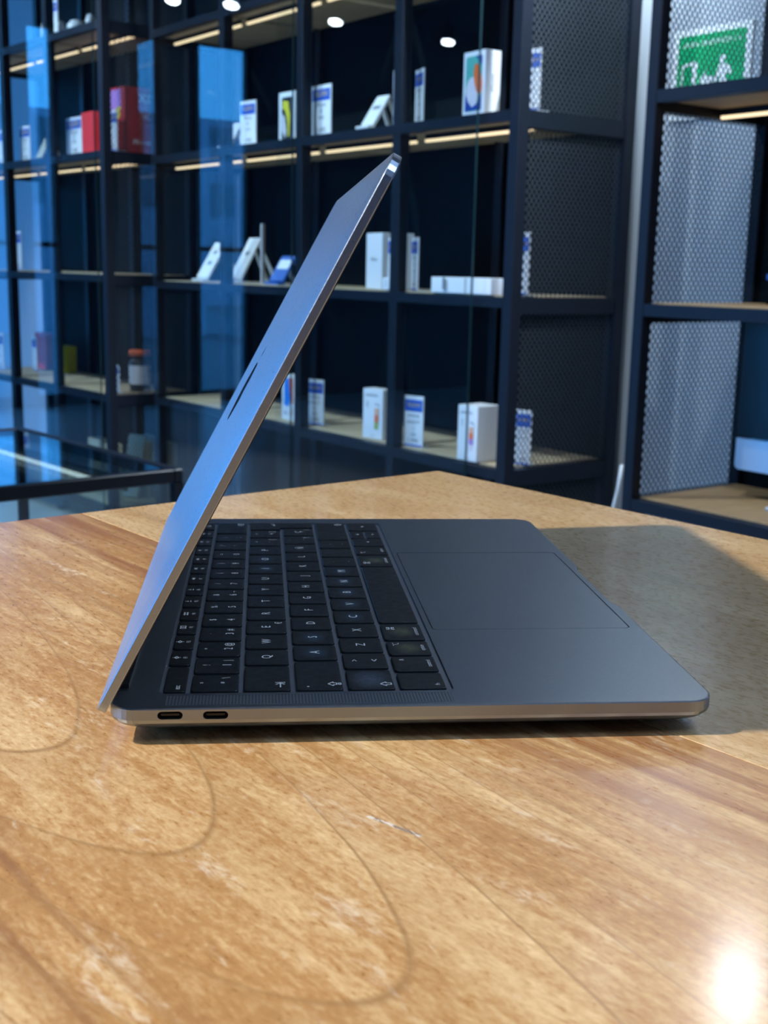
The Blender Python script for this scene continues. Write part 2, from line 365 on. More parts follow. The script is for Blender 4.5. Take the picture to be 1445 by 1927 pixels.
shelf_unit(FA, 0, [0, .478, .975, 1.458, 1.985], .418, LV, 1.46, 'dark steel display shelf with glass front behind the open laptop', 'r', .085, [(.134, 1.09, -.86, 1.44), (1.0, 2.07, -.86, 1.44)], 'mesh sided display shelves', led=(3, 4))
shelf_unit(FA, -.403, [-1.106, -.030], .418, LV, 1.46, 'dark steel display shelf at the right with exit sign behind its mesh', 'l', .215, [], 'mesh sided display shelves', board='shelf_tan', led=(3, 4), P=.030)
shelf_unit(FC, 0, [0, .465, .90, 1.36], .40, [-.80, -.352, .110, .568, 1.030], 1.46, 'dark steel display shelf at the far left with a red box inside', 'r', .15, [(.03, .88, -.86, 1.44), (.88, 1.40, -.86, 1.44)], 'mesh sided display shelves', led=(3, 4))

# ------------------------------------------------------------------ goods on the shelves (front faces -Y, base at z = 0)
def place(F, x, y, z, rot): return F.p(x, y, z), F.rz() + math.radians(rot)
TAGS = 'white price cards with a blue header'
def tag(F, x, y, z, w, h, rot, label, lines, head='TELEFIX'):
    loc, rz = place(F, x, y, z, rot)
    t_ = thing('price_tag', label, 'price tag', loc, rz, TAGS)
    bm = box(-w / 2, w / 2, -.002, .002, .001, h, .0006)
    obj('card', bm, 'white_card', t_)
    obj('foot', box(-w / 2, w / 2, .0, .035, 0, .002), 'acrylic_white', t_)
    hd = obj('header', box(-w * .46, w * .46, -.0026, -.0021, h * .70, h * .925), 'blue_print', t_)
    k = obj('lettering', text_bm(head, w * .20, at=(0, -.0030, h * .82), plane='XZ'), 'yellow_print', hd)
    bm = bmesh.new(); zz = h * .62
    for ln, sz in lines:
        text_bm(ln, w * sz, at=(0, -.0024, zz), plane='XZ', bm=bm); zz -= h * .125
    obj('lettering', bm, 'dark_print', t_)
    obj('footer', box(-w * .46, w * .46, -.0026, -.0021, h * .02, h * .05), 'blue_print', t_)
    return t_
def carton(F, x, y, z, w, d, h, rot, label, mat='white_card', name='product_box', cat='box', group=None):
    loc, rz = place(F, x, y, z, rot)
    t_ = thing(name, label, cat, loc, rz, group)
    lid = h * .0
    obj('carton', box(-w / 2, w / 2, -d / 2, d / 2, 0, h, .0012), mat, t_)
    return t_
def front_print(t_, y, pts, mat, name='print'):
    return obj(name, poly_xz(pts, y), mat, t_)
def ell(cx, cz, rx, rz, n=18, rot=0.):
    c, s = math.cos(rot), math.sin(rot); o = []
    for i in range(n):
        a = 2 * math.pi * i / n; px, pz = rx * math.cos(a), rz * math.sin(a); o.append((cx + px * c - pz * s, cz + px * s + pz * c))
    return o
simple('print_teal', (0.10, 0.42, 0.36), .35); simple('print_orange', (0.80, 0.16, 0.03), .35); simple('print_navy', (0.01, 0.05, 0.32), .35)
simple('print_pale', (0.72, 0.66, 0.72), .35); simple('print_yellow', (0.72, 0.62, 0.03), .35); simple('print_black', (0.01, 0.012, 0.016), .3)
simple('print_purple', (0.40, 0.20, 0.55), .35); simple('print_blue', (0.02, 0.22, 0.75), .35); simple('print_peach', (0.80, 0.42, 0.25), .35); simple('print_lime', (0.35, 0.45, 0.10), .35)
L1, L2, L3 = .5485, .0925, -.3515; C1, C2, CT = .5685, .1105, 1.0305
G = lambda price: [('Samsung', .17), ('Galaxy A21', .15), ('s', .16), ('32GB', .13), (price, .26)]
I = lambda price: [('iPhone', .18), ('8', .2), ('64GB', .13), (' ', .1), (price, .24)]
# unit A, upper shelf
tag(FA, .490, .075, L1, .066, .148, -19, 'thin turned price card beside the steel post, left of the balloon picture box', I('3.495'))
b = carton(FA, .215, .062, L1, .090, .052, .158, -3, 'white phone box with orange and teal balloon picture on the upper shelf', group='white phone boxes')
Y = -.0268
front_print(b, Y, rrect(-.034, .034, .010, .146, .006, 3), 'print_teal', 'picture')
front_print(b, Y - .0003, ell(.018, .088, .016, .040, rot=.25), 'print_orange', 'picture'); front_print(b, Y - .0002, ell(-.006, .055, .026, .040), 'print_pale', 'picture')
front_print(b, Y - .0003, [(-.034, .012), (.034, .012), (.034, .05), (.018, .03), (-.004, .020), (-.022, .036), (-.034, .06)], 'print_navy', 'picture'); front_print(b, Y - .0003, [(.006, .145), (.034, .145), (.034, .122)], 'print_navy', 'picture')
obj('lettering', text_bm('iPhone', .016, rot=math.pi / 2, at=(0, 0, 0), plane='XY'), 'grey_print', b).matrix_local = Matrix(((0, 0, 1, .0454), (1, 0, 0, 0), (0, 1, 0, .078), (0, 0, 0, 1)))
tag(FA, .098, .070, L1, .055, .146, -30, 'price card half hidden behind the corner post on the upper shelf', I('2.795'))
tag(FA, .050, .090, L1, .050, .150, 2, 'price card seen through the side mesh on the upper shelf', I('4.995'))
tag(FA, .600, .07, L1, .060, .152, -41, 'price card turned edge-on left of the middle post on the upper shelf', I('3.295'))
def phone_stand(F, x, y, z, rot, label, h, w, lean, body='white_plastic', print_=None, leg=True):
    loc, rz = place(F, x, y, z, rot); t_ = thing('phone_stand', label, 'phone', loc, rz, 'phones on leaning stands')
    L = Matrix.Translation((0, 0, .012)) @ Matrix.Rotation(-math.radians(lean), 4, 'X')
    bm = bmesh.new(); loft(bm, [[tuple(L @ Vector((px, yy, pz))) for px, pz in rrect(-w / 2, w / 2, 0, h, .006, 3)] for yy in (.004, -.004)]); bmesh.ops.recalc_face_normals(bm, faces=bm.faces[:])
    ph = obj('phone', bm, body, t_)
    if print_:
        for (a, c, e, g, mt) in print_:
            bm = bmesh.new(); bm.faces.new([bm.verts.new(L @ Vector((px, -.0046, pz))) for px, pz in ((a, e), (c, e), (c, g), (a, g))]); obj('print', bm, mt, ph)
    obj('ledge', box(-w / 2, w / 2, -.022, .004, .002, .010, .001), body, t_)
    if leg:
        B = Vector((0, math.sin(math.radians(lean)) * h * .92, math.cos(math.radians(lean)) * h * .92 + .012)); bm = bmesh.new()
        for sx in (-1, 1):
            loft(bm, [[(sx * w * .32 - .004, B.y, B.z), (sx * w * .32 + .004, B.y, B.z), (sx * w * .32 + .004, B.y + .006, B.z), (sx * w * .32 - .004, B.y + .006, B.z)],
                      [(sx * w * .4 - .006, B.y + h * .42, 0), (sx * w * .4 + .006, B.y + h * .42, 0), (sx * w * .4 + .006, B.y + h * .42 + .012, 0), (sx * w * .4 - .006, B.y + h * .42 + .012, 0)]])
        add_box(bm, -w * .45, w * .45, -.02, B.y + h * .42, 0, .003); bmesh.ops.recalc_face_normals(bm, faces=bm.faces[:])
        obj('stand', bm, 'acrylic_white', t_)
    return t_
phone_stand(FA, .70, .05, L1, 0, 'white phone leaning on a stand with a small printed note on the upper shelf', .105, .062, 34, print_=[(-.018, .018, .055, .068, 'grey_print')])
tag(FA, .960, .062, L1, .105, .152, 0, 'large price card right of the yellow picture box on the upper shelf', I('2.495'))
b = carton(FA, 1.150, .07, L1, .096, .030, .150, 0, 'white phone box with a yellow swirl on black, upper shelf', group='white phone boxes')
Y = -.0156; front_print(b, Y, rrect(-.030, .030, .006, .134, .004, 3), 'print_black', 'picture'); front_print(b, Y - .0003, [(-.024, .125), (.010, .120), (.020, .08), (.016, .015), (.006, .012), (.004, .06), (-.010, .095), (-.026, .10)], 'print_yellow', 'picture')
front_print(b, Y - .0003, [(-.026, .085), (-.012, .075), (-.002, .03), (-.008, .008), (-.026, .03)], 'print_pale', 'picture')
tag(FA, 1.40, .06, L1, .088, .146, 6, 'price card in the blue reflection at the left end of the upper shelf', I('1.995'))
phone_stand(FA, 1.56, .07, L1, 0, 'pale phone on a stand beside the blue price card, upper shelf', .09, .06, 30)
# unit A, middle shelf
tag(FA, .492, .075, L2, .066, .150, -22, 'price card just right of the post on the middle shelf', I('5.495'))
for i, x in enumerate((.278, .152)):
    b = carton(FA, x, .085, L2, (.140 if i == 0 else .100), .13, .042, 0, ('flat white box with a grey mark, left of the pair on the middle shelf', 'flat white box by the corner post, right of the pair on the middle shelf')[i], group='flat white boxes')
    if i == 0: front_print(b, -.0706, [(-.016, .010), (-.002, .010), (-.002, .041), (-.016, .041)], 'grey_print')
tag(FA, .080, .060, L2, .040, .165, -30, 'narrow price card edge-on behind the corner post, middle shelf', I('2.995'))
tag(FA, .040, .075, L2, .038, .160, 2, 'price card seen through the side mesh on the middle shelf', I('3.995'))
b = carton(FA, .705, .145, L2, .115, .105, .165, -12, 'tall plain white carton beside the post on the middle shelf', group='white phone boxes')
obj('lettering', text_bm('iPhone', .016, at=(0, -.0531, .088), plane='XZ'), 'grey_print', b)
tag(FA, .585, .058, L2, .040, .150, -20, 'price card in front of the tall plain white carton', I('6.495'))
b = carton(FA, .552, .020, L2 + .0015, .036, .006, .034, -4, 'small square white label card at the foot of the middle post', name='label_card', cat='label')
obj('lettering', text_bm('2', .022, at=(0, -.0032, .017), plane='XZ'), 'grey_print', b)
phone_stand(FA, 1.215, .06, L2, 0, 'dark blue phone with a white note on a stand, middle shelf behind the laptop lid', .095, .085, 32, body='blue_plastic', print_=[(-.035, .035, .045, .08, 'white_card')])
tag(FA, 1.33, .075, L2, .045, .20, -44, 'thin edge-on card holder left of the dark blue phone', I('1.295'))
phone_stand(FA, 1.49, .06, L2, 0, 'white phone on a leaning clear stand, second from the left on the middle shelf', .165, .075, 30, print_=[(-.012, .016, .095, .11, 'grey_print')])
phone_stand(FA, 1.73, .06, L2, 0, 'white phone on a leaning clear stand, leftmost on the middle shelf', .150, .085, 32, print_=[(-.012, .016, .055, .07, 'grey_print'), (-.01, .014, .1, .115, 'grey_print')])
# unit A, lower shelf
def slim_box(x, y, w, d, h, rot, label, strip, title):
    b = carton(FA, x, y, L3, w, d, h, rot, label, group='white phone boxes'); Y = -d / 2 - .0006
    bm = text_bm('SAMSUNG', w * .13, at=(-w * .05, Y, h * .87), plane='XZ'); text_bm(title, w * .15, rot=-math.pi / 2, at=(-w * .27, Y, h * .68), plane='XZ', bm=bm)
    text_bm('Galaxy', w * .07, at=(0, Y, h * .06), plane='XZ', bm=bm); obj('lettering', bm, 'dark_print', b)
    z0 = .16 if len(strip) > 2 else .22
    front_print(b, Y, [(w * .02 + px, pz) for px, pz in ((w * .30, h * .30), (w * .32, h * .30), (w * .32, h * .70), (w * .10, h * .72), (w * .10, h * .70), (w * .30, h * .68))], 'grey_print')
    st = strip; dz = h * .42 / len(st)
    for i, mt in enumerate(st): front_print(b, Y - .0002, [(w * .10, h * .20 + i * dz), (w * .30, h * .20 + i * dz), (w * .30, h * .20 + (i + 1) * dz), (w * .10, h * .20 + (i + 1) * dz)], mt, 'picture')
    return b
slim_box(.175, .060, .075, .085, .150, 4, 'white phone box with an orange and purple strip on the lower shelf', ['print_pale', 'print_purple', 'print_orange', 'print_peach'], 'A11')
tag(FA, .449, .052, L3, .072, .148, 12, 'price card between two white phone boxes on the lower shelf', G('1.995'))
tag(FA, .040, .100, L3, .046, .148, 20, 'price card seen through the side mesh on the lower shelf', G('1.895'))
slim_box(.648, .070, .085, .045, .150, 8, 'white phone box with an orange and green strip beside the post, lower shelf', ['print_lime', 'print_orange', 'print_peach'], 'A01')
tag(FA, .995, .072, L3, .074, .148, 16, 'price card between the blue swirl box and the orange strip box, lower shelf', G('2.495'))
b = carton(FA, 1.135, .085, L3, .092, .05, .150, -2, 'white phone box with a blue and red swirl by the laptop lid, lower shelf', group='white phone boxes')
Y = -.0256; front_print(b, Y, [(-.030, .05), (.0, .045), (.012, .08), (.0, .14), (-.03, .14)], 'print_blue', 'picture'); front_print(b, Y, [(.0, .142), (.028, .142), (.028, .055), (.012, .06), (.006, .09)], 'print_orange', 'picture'); front_print(b, Y, [(-.03, .022), (-.01, .018), (-.022, .03)], 'print_navy', 'picture'); front_print(b, Y, [(.0, .02), (.026, .018), (.026, .042)], 'print_peach', 'picture')
# unit C (far left)
def T(x, y, z, w, h, rot, label): return tag(FC, x, y, z, w, h, rot, label, I('1.995'))
T(.405, .08, C1, .138, .150, 0, 'wide price card left of the red box on the far left shelf')
T(.880, .08, C1, .105, .150, 0, 'price card with a beige phone stand leaning beside it, far left shelf')
T(1.160, .08, C1, .10, .150, 0, 'price card cut by the left edge of the picture, far left shelf')
phone_stand(FC, .765, .09, C1, 0, 'beige phone leaning on a stand in the far left shelf', .10, .06, 28, body='cream_card')
b = carton(FC, .140, .185, C1, .19, .14, .240, 0, 'large red box in the far left shelf with coloured front', 'red_card')
front_print(b, -.0706, [(-.02, .02), (.07, .02), (.07, .10), (.02, .12)], 'bright_red', 'picture')
front_print(b, -.0707, [(-.09, .155), (.066, .155), (.066, .232), (-.09, .232)], 'print_purple', 'picture'); front_print(b, -.0709, [(.016, .125), (.054, .125), (.060, .168), (.024, .165)], 'print_yellow', 'picture')
bm = bmesh.new()
for (s_, sz, zz, yy) in (('XO', .05, .20, .045), ('Memory', .028, .04, .03), ('4GB', .03, .135, .05)):
    text_bm(s_, sz, at=(yy, 0, 0), bm=bm)
    for v in bm.verts:
        if not v.tag: v.co = Vector((.0956, v.co.x - .02, zz + v.co.y)); v.tag = True
obj('lettering', bm, 'white_card', b)
carton(FC, .240, .08, C1, .10, .05, .155, 0, 'small bright red box left of the post, far left shelf', 'bright_red')
tag(FC, .086, .078, C1, .10, .150, 0, 'price card standing in front of the red box, seen through mesh', I('2.995'))
T(.560, .08, CT, .075, .150, 0, 'price card on the topmost shelf at the far left')
for i, (x, w) in enumerate(((.65, .03), (.49, .035), (.36, .075), (.24, .04))):
    loc, rz = place(FC, x, .08, CT, 0); t_ = thing('gadget', ('slim white gadget left of the top card at the far left', 'small dark and white gadget right of the top card at the far left', 'wide white gadget on the topmost far left shelf', 'small white gadget nearest the post, topmost far left shelf')[i], 'gadget', loc, rz, 'small white gadgets')
    h = (.075, .05, .04, .045)[i]; obj('case', lathe([(w * .3, 0), (w * .5, h * .2), (w * .5, h * .7), (w * .35, h)], 14), 'white_plastic', t_, True); obj('cap', lathe([(w * .34, h), (w * .34, h * 1.1), (w * .12, h * 1.22)], 14), 'white_plastic', t_, True)
T(1.0, .08, C2, .085, .17, 0, 'price card on the middle shelf at the far left')
tag(FC, 1.13, .20, L3, .075, .155, -10, 'price card, left of the two on the lowest far left shelf', I('1.495'), 'FIX')
tag(FC, .885, .20, L3, .075, .155, -10, 'price card, right of the two on the lowest far left shelf', I('1.795'), 'FIX')
tag(FC, 1.27, .09, L3, .09, .17, 0, 'price card at the left edge of the picture, lowest far left shelf', I('1.795'))
carton(FC, 1.22, .30, L3, .12, .06, .17, 0, 'red and cream box behind the left card of the lowest shelf', 'bright_red')
carton(FC, 1.02, .30, L3, .11, .06, .12, 0, 'yellow box behind the two cards of the lowest shelf', 'print_yellow')
tag(FC, .075, .06, L3, .05, .11, 30, 'small dark bordered card behind the side mesh, lowest far left shelf', I('995'))
loc, rz = place(FC, .085, .18, L3, 0)
b = thing('jar', 'dark jar with a white label and orange cap in the far left shelf', 'jar', loc, rz)
obj('body', lathe([(.040, 0), (.042, .01), (.042, .115), (.03, .135)], 20), 'print_black', b, True); obj('cap', lathe([(.043, .142), (.043, .162), (.040, .165)], 20), 'orange_plastic', b, True)
bm = bmesh.new(); loft(bm, [[(.0427 * math.cos(a), .0427 * math.sin(a), z) for a in [math.radians(-140 + i * 10) for i in range(20)]] for z in (.03, .105)], False, False); bmesh.ops.delete(bm, geom=[f for f in bm.faces if f.calc_area() > .002], context='FACES'); obj('label', bm, 'white_card', b, True)
obj('neck', lathe([(.03, .132), (.03, .146)], 16), 'print_black', b, True)
LF = -.598 - .2
for i, (x, y, w, h, lab) in enumerate(((.34, .12, .10, .13, 'cream box on the bottom shelf at the far left'), (.11, .07, .05, .14, 'pale narrow box next to the post on the bottom far left shelf'), (.10, .31, .07, .13, 'brown box behind the mesh on the bottom far left shelf'))):
    carton(FC, x, y, -.7995, w, .05, h + .1, 0, lab, 'cream_card', group='boxes on the bottom shelf')
for i in range(2):
    loc, rz = place(FC, .165, .17 + .05 * i, -.7995, 20)
    b = thing('leaflet_pad', ('pad of leaflets leaning in front on the bottom far left shelf', 'second leaflet pad leaning behind the first on the bottom far left shelf')[i], 'leaflet', loc, rz, 'leaning leaflet pads')
    bm = box(-.045, .045, -.008, .008, 0, .26, .001); bmesh.ops.rotate(bm, verts=bm.verts[:], cent=(0, 0, 0), matrix=Matrix.Rotation(math.radians(-12 - 6 * i), 3, 'X')); bmesh.ops.translate(bm, verts=bm.verts[:], vec=(0, 0, .003)); obj('pad', bm, 'cream_card', b)
# unit B: computer and exit sign
loc, rz = place(FA, -.790, .215, L3, 0)
b = thing('desktop_computer', 'silver all-in-one desktop computer on the wooden shelf at the right edge', 'computer', loc, rz)
w = .47
obj('screen', box(-w / 2, w / 2, -.008, .006, .145, .405, .002), 'black_plastic', b)
bm = prism(rrect(-w / 2, w / 2, .070, .142, (.001, .001, .012, .012), 5), -.009, .008); bmesh.ops.rotate(bm, verts=bm.verts[:], cent=(0, 0, 0), matrix=Matrix.Rotation(math.radians(90), 3, 'X')); obj('chin', bm, 'silver', b)
obj('back_shell', box(-w / 2 + .02, w / 2 - .02, .006, .03, .10, .39, .01, 2), 'silver', b)
obj('stand_neck', box(-.08, .08, .03, .05, .01, .25, .003), 'silver', b); obj('stand_foot', box(-.1, .1, -.07, .10, 0, .008, .002), 'silver', b)
b = carton(FA, -.60, .30, L2, .07, .08, .055, 0, 'dark box with a blue top edge inside the right shelf', 'back_board', name='storage_box')
obj('lid', box(-.037, .037, -.042, .042, .055, .068, .001), 'blue_plastic', b)
loc, rz = place(FA, -.204, .4555, .652, 0)
b = thing('exit_sign', 'green emergency exit sign with running figure on the white wall behind mesh', 'sign', loc, rz)
obj('plate', box(-.110, .110, -.003, .003, -.108, .112), 'sign_white', b); obj('green_field', box(-.094, .094, -.0042, -.003, -.092, .096), 'green_sign', b)
bm = text_bm('SALIDA DE EMERGENCIA', .0170, at=(0, -.0046, .074), plane='XZ', squeeze=.86); obj('lettering', bm, 'sign_white', b)
Y = -.0046; bm = bmesh.new()
for a in ([(-.082, .028), (-.036, .034), (-.036, .026), (-.082, .020)], [(-.082, .028), (-.076, .028), (-.076, -.085), (-.082, -.085)], [(-.050, .026), (-.036, .030), (-.040, -.085), (-.050, -.085)],
          [(-.030, -.016), (-.008, .010), (-.010, -.006), (.022, -.010), (.022, -.022), (-.010, -.024), (-.008, -.040)]): poly_xz(a, Y, bm)
obj('door_and_arrow', bm, 'sign_white', b)
bm = bmesh.new()
for a in (ell(.034, .030, .009, .010), [(.026, .018), (.044, .020), (.062, .004), (.058, -.010), (.046, .000), (.050, -.036), (.066, -.060), (.056, -.066), (.040, -.042), (.026, -.085), (.016, -.080), (.030, -.036), (.030, -.006), (.018, -.018), (.014, -.012)]): poly_xz(a, Y, bm)
obj('running_figure', bm, 'sign_white', b)
b.scale = (1.10, 1, 1.0)

# ------------------------------------------------------------------ glass showcase at the left
KZ = -.20
FK = Frame(Vector((-.0809, 1.7533, 0)), TH_K)
k = thing('glass_showcase', 'low glass topped showcase with dark metal frame behind the table at left', 'display case', FK.p(.33, -.5, FLOOR), FK.rz())
Hh = KZ - FLOOR; xa, xb, ya, yb = -.33, .33, -.5, .5
for (x0, x1, y0, y1) in ((xa, xb, yb - .018, yb), (xa, xb, ya, ya + .018), (xa, xa + .018, ya + .018, yb - .018), (xb - .018, xb, ya + .018, yb - .018)):
    obj('top_rail', box(x0, x1, y0, y1, Hh - .024, Hh, .002), 'steel', k); obj('bottom_rail', box(x0, x1, y0, y1, .10, .124, .002), 'steel', k)
for (x, y) in ((xa, ya), (xb - .018, ya), (xa, yb - .018), (xb - .018, yb - .018)): obj('leg', box(x, x + .018, y, y + .018, 0, Hh - .024), 'steel', k)
obj('glass_top', box(xa + .018, xb - .018, ya + .018, yb - .018, Hh - .008, Hh - .002), 'case_glass', k)
obj('glass_side', box(xb - .010, xb - .006, ya + .018, yb - .018, .124, Hh - .024), 'case_glass', k); obj('glass_side', box(xa + .006, xa + .010, ya + .018, yb - .018, .124, Hh - .024), 'case_glass', k)
obj('glass_side', box(xa + .018, xb - .018, yb - .010, yb - .006, .124, Hh - .024), 'case_glass', k); obj('glass_side', box(xa + .018, xb - .018, ya + .006, ya + .010, .124, Hh - .024), 'case_glass', k)
obj('base_shelf', box(xa + .018, xb - .018, ya + .018, yb - .018, .105, .12), 'grey_paint', k)
obj('middle_shelf', box(xa + .02, xb - .02, ya + .02, yb - .02, .36, .366), 'case_glass', k)
obj('led_strip', box(-.30, .20, .385, .393, Hh - .030, Hh - .024), 'led_inner', k)
obj('led_holder', box(xa + .018, xb - .018, .3935, .399, Hh - .032, Hh - .0085), 'steel', k)

# ------------------------------------------------------------------ wooden table
TA = math.radians(33.8)
tb = thing('wooden_table', 'honey coloured wooden table of wide boards carrying the open laptop', 'table', (0, 0, 0), TA)
obj('plank', box(.1648, .4659, -.85, .3475, -.038, 0, .00025), 'plank_cream', tb)
for i, (a, b) in enumerate(((-.1370, .16465), (-.4385, -.13715), (-.740, -.43865))):
    o = obj('plank', box(a - .01375, b - .01375, -.85, .3475, -.038, 0, .00025), 'plank_honey', tb); o.location = (.01375, 0, 0)
for (x, y) in ((.40, .28), (-.67, .28), (.40, -.78), (-.67, -.78)): obj('leg', box(x - .04, x + .04, y - .04, y + .04, FLOOR, -.038, .004), 'plank_cream', tb)
for (x0, x1, y0, y1) in ((-.63, .36, .27, .29), (-.63, .36, -.79, -.77), (.39, .41, -.74, .24), (-.68, -.66, -.74, .24)): obj('apron', box(x0, x1, y0, y1, -.12, -.038), 'plank_honey', tb)

# ------------------------------------------------------------------ laptop (local axes: X hinge to front edge, Y away from the camera side)
lap = thing('laptop', 'open space grey laptop with black keys standing on the wooden table', 'laptop', (0, 0, 0))
ZT = .0125; BX0, BX1, BY0, BY1 = .0058, .2113, 0.0, .3041
WELL = (.0212, .1222, .0142, .2910); PAD = (.1243, .2066, .0850, .2190)
def base_mesh():
    bm = bmesh.new(); n = 8
    def loop(ins, z, r=.0098): return [(x, y, z) for x, y in rrect(BX0 + ins, BX1 - ins, BY0 + ins, BY1 - ins, max(.002, r - ins * .4), n)]
    prof = [(.016, .0026), (.0095, .0030), (.0048, .0042), (.0018, .0058), (.0004, .0072), (0, .0084), (0, .0120), (.0002, .0124), (.0006, ZT)]
    rings = loft(bm, [loop(a, z) for a, z in prof], True, False)
    edges = []
    def ring_edges(r): 
        es = []
        for i in range(len(r)):
            a, b = r[i], r[(i + 1) % len(r)]; e = bm.edges.get((a, b)) or bm.edges.new((a, b)); es.append(e)
        return es
    edges += ring_edges(rings[-1])
    for (q, r, dz) in ((WELL, .0026, .0008), (PAD, .0022, .0006)):
        rr = [bm.verts.new((x, y, ZT)) for x, y in rrect(q[0], q[1], q[2], q[3], r, 4)]; edges += ring_edges(rr)
        lo = [bm.verts.new((v.co.x, v.co.y, ZT - dz)) for v in rr]
        for i in range(len(rr)): bm.faces.new((rr[i], rr[(i + 1) % len(rr)], lo[(i + 1) % len(rr)], lo[i]))
        bm.faces.new(lo)
    bmesh.ops.triangle_fill(bm, edges=edges, use_beauty=True)
    bmesh.ops.recalc_face_normals(bm, faces=bm.faces[:])
    return bm
def cut(o, cutters):
    for c in cutters:
        m = o.modifiers.new('cut', 'BOOLEAN'); m.operation = 'DIFFERENCE'; m.solver = 'EXACT'; m.object = c
    bpy.context.view_layer.update()
    me = bpy.data.meshes.new_from_object(o.evaluated_get(bpy.context.evaluated_depsgraph_get()))
    o.modifiers.clear(); old = o.data; o.data = me; bpy.data.meshes.remove(old)
    for c in cutters: bpy.data.objects.remove(c)
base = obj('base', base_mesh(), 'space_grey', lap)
PORTS = ((.0260, .0101), (.0408, .0100))
cuts = []
for px, pz in PORTS:
    bm = prism(rrect(px - .0041, px + .0041, pz - .00135, pz + .00135, .00134, 6), -.005, .004); bmesh.ops.rotate(bm, verts=bm.verts[:], cent=(0, 0, 0), matrix=Matrix(((1, 0, 0), (0, 0, 1), (0, 1, 0)))); bmesh.ops.recalc_face_normals(bm, faces=bm.faces[:]); cuts.append(obj('cutter', bm, None))
bm = prism([(BX1 + .002, .116), (BX1 + .002, .190), (BX1 - .0003, .188), (BX1 - .0018, .183), (BX1 - .0022, .178), (BX1 - .0022, .128), (BX1 - .0018, .123), (BX1 - .0003, .118)], .0092, .014); cuts.append(obj('cutter', bm, None))
cut(base, cuts)
for px, pz in PORTS:
    p = obj('usb_port', box(px - .0041, px + .0041, .0039, .0046, pz - .0013, pz + .0013), 'black_plastic', base)
    obj('connector_tongue', box(px - .0030, px + .0030, .0008, .0039, pz - .00035, pz + .00035), 'black_plastic', p)
for x in (.03, .19):
    for y in (.04, .264):
        f = obj('rubber_foot', lathe([(.008, .0002), (.009, .0008), (.009, .003)], 20), 'rubber', lap); f.location = (x, y, 0)
obj('well_floor', box(WELL[0] + .0003, WELL[1] - .0003, WELL[2] + .0003, WELL[3] - .0003, ZT - .00079, ZT - .00068), 'well_grey', base)
bm = prism(rrect(PAD[0] + .0005, PAD[1] - .0005, PAD[2] + .0004, PAD[3] - .0004, .0020, 4), ZT - .00058, ZT - .00004); obj('trackpad', bm, 'space_grey', lap)
for y0, y1 in ((.0030, .0120), (.2925, .3010)): obj('speaker_grille', box(.024, .1205, y0, y1, ZT - .0001, ZT + .00003), 'grille', lap)
obj('hinge_barrel', prism([(BX0 + .0006, .02), (BX0 + .0050, .02), (BX0 + .0050, .284), (BX0 + .0006, .284)], ZT - .001, ZT + .0016), 'black_plastic', lap)

# keys: rows run along Y (esc nearest the camera), legends read from the front edge
KROWS = []
U_, GP, Y0 = .01912, .0027, .0153
def row(x0, x1, keys, y=Y0):
    for k in keys:
        w = k[0]; KROWS.append((x0, x1, y, y + w - GP, k[1:])); y += w
    return y
u1 = U_
row(.0226, .0301, [(.0281, 'fn', 'esc')] + [(u1, 'fn', 'F%d' % i) for i in range(1, 13)] + [(.0171 + GP, 'fn', 'pwr')])
row(.0319, .0480, [(u1, 'num', a, b) for a, b in zip('º1234567890\'¡', 'ª!"·$%&/()=?¿')] + [(.0253 + GP, 'corner', '⌫')])
y = row(.0498, .0658, [(.0279, 'corner', '⇥')] + [(u1, 'let', c) for c in 'QWERTYUIOP'] + [(u1, 'num', '`', '^'), (u1, 'num', '+', '*')])
RET = (y, .2899)
y = row(.0678, .0839, [(.0328, 'caps', '⇪')] + [(u1, 'let', c) for c in 'ASDFGHJKLÑ'] + [(u1, 'num', '´', '¨'), (u1, 'let', 'Ç')]); RET2 = y
row(.0858, .1019, [(.0225, 'corner', '⇧'), (u1, 'num', '<', '>')] + [(u1, 'let', c) for c in 'ZXCVBNM'] + [(u1, 'num', ',', ';'), (u1, 'num', '.', ':'), (u1, 'num', '-', '_')] + [(.0411 + GP, 'corner', '⇧')])
row(.1038, .1198, [(.0187, 'mod', 'fn', ''), (u1 - .0004, 'mod', 'control', '^'), (u1 - .0005, 'mod', 'option', '⌥'), (.0234, 'mod', 'command', '⌘'), (.0955, 'space',), (.0242, 'mod', 'command', '⌘'), (.0192, 'mod', 'option', '⌥'), (.0190, 'arr', '◀')])
KROWS.append((.1038, .1111, .2521, .2680, ('arr', '▲'))); KROWS.append((.1125, .1198, .2521, .2680, ('arr', '▼'))); KROWS.append((.1038, .1198, .2708, .2899, ('arr', '▶')))
_km = {}
def key_mesh(w, l):
    kk = (round(w, 4), round(l, 4))
    if kk not in _km:
        bm = bmesh.new(); r = .0011
        loft(bm, [[(x, y, z) for x, y in rrect(-w / 2 + i, w / 2 - i, -l / 2 + i, l / 2 - i, r - i, 3)] for i, z in ((0, -.0007), (0, .00005), (.00012, .0002), (.00035, .00026))])
        bmesh.ops.recalc_face_normals(bm, faces=bm.faces[:]); me = bpy.data.meshes.new('key'); bm.to_mesh(me); bm.free(); _km[kk] = me
    return _km[kk].copy()
def key_obj(me, x, y, mat):
    o = obj_me('key', me, mat, lap); o.location = (x, y, ZT + .0001); return o
HP = math.pi / 2; ZL = .00031
WEAR = {'B': 'key_worn', 'N': 'key_worn', 'V': 'key_worn', 'C': 'key_worn', 'M': 'key_worn', 'A': 'key_worn', 'S': 'key_worn', 'I': 'key_worn', 'O': 'key_worn', 'command': 'key_speck', 'option': 'key_speck'}
FNS = {1: 'o', 2: 'O', 3: '▭▯', 4: '▦', 5: '-', 6: '=', 7: '◀◀', 8: '▶‖', 9: '▶▶', 10: '◁', 11: '◁)', 12: '◁))'}
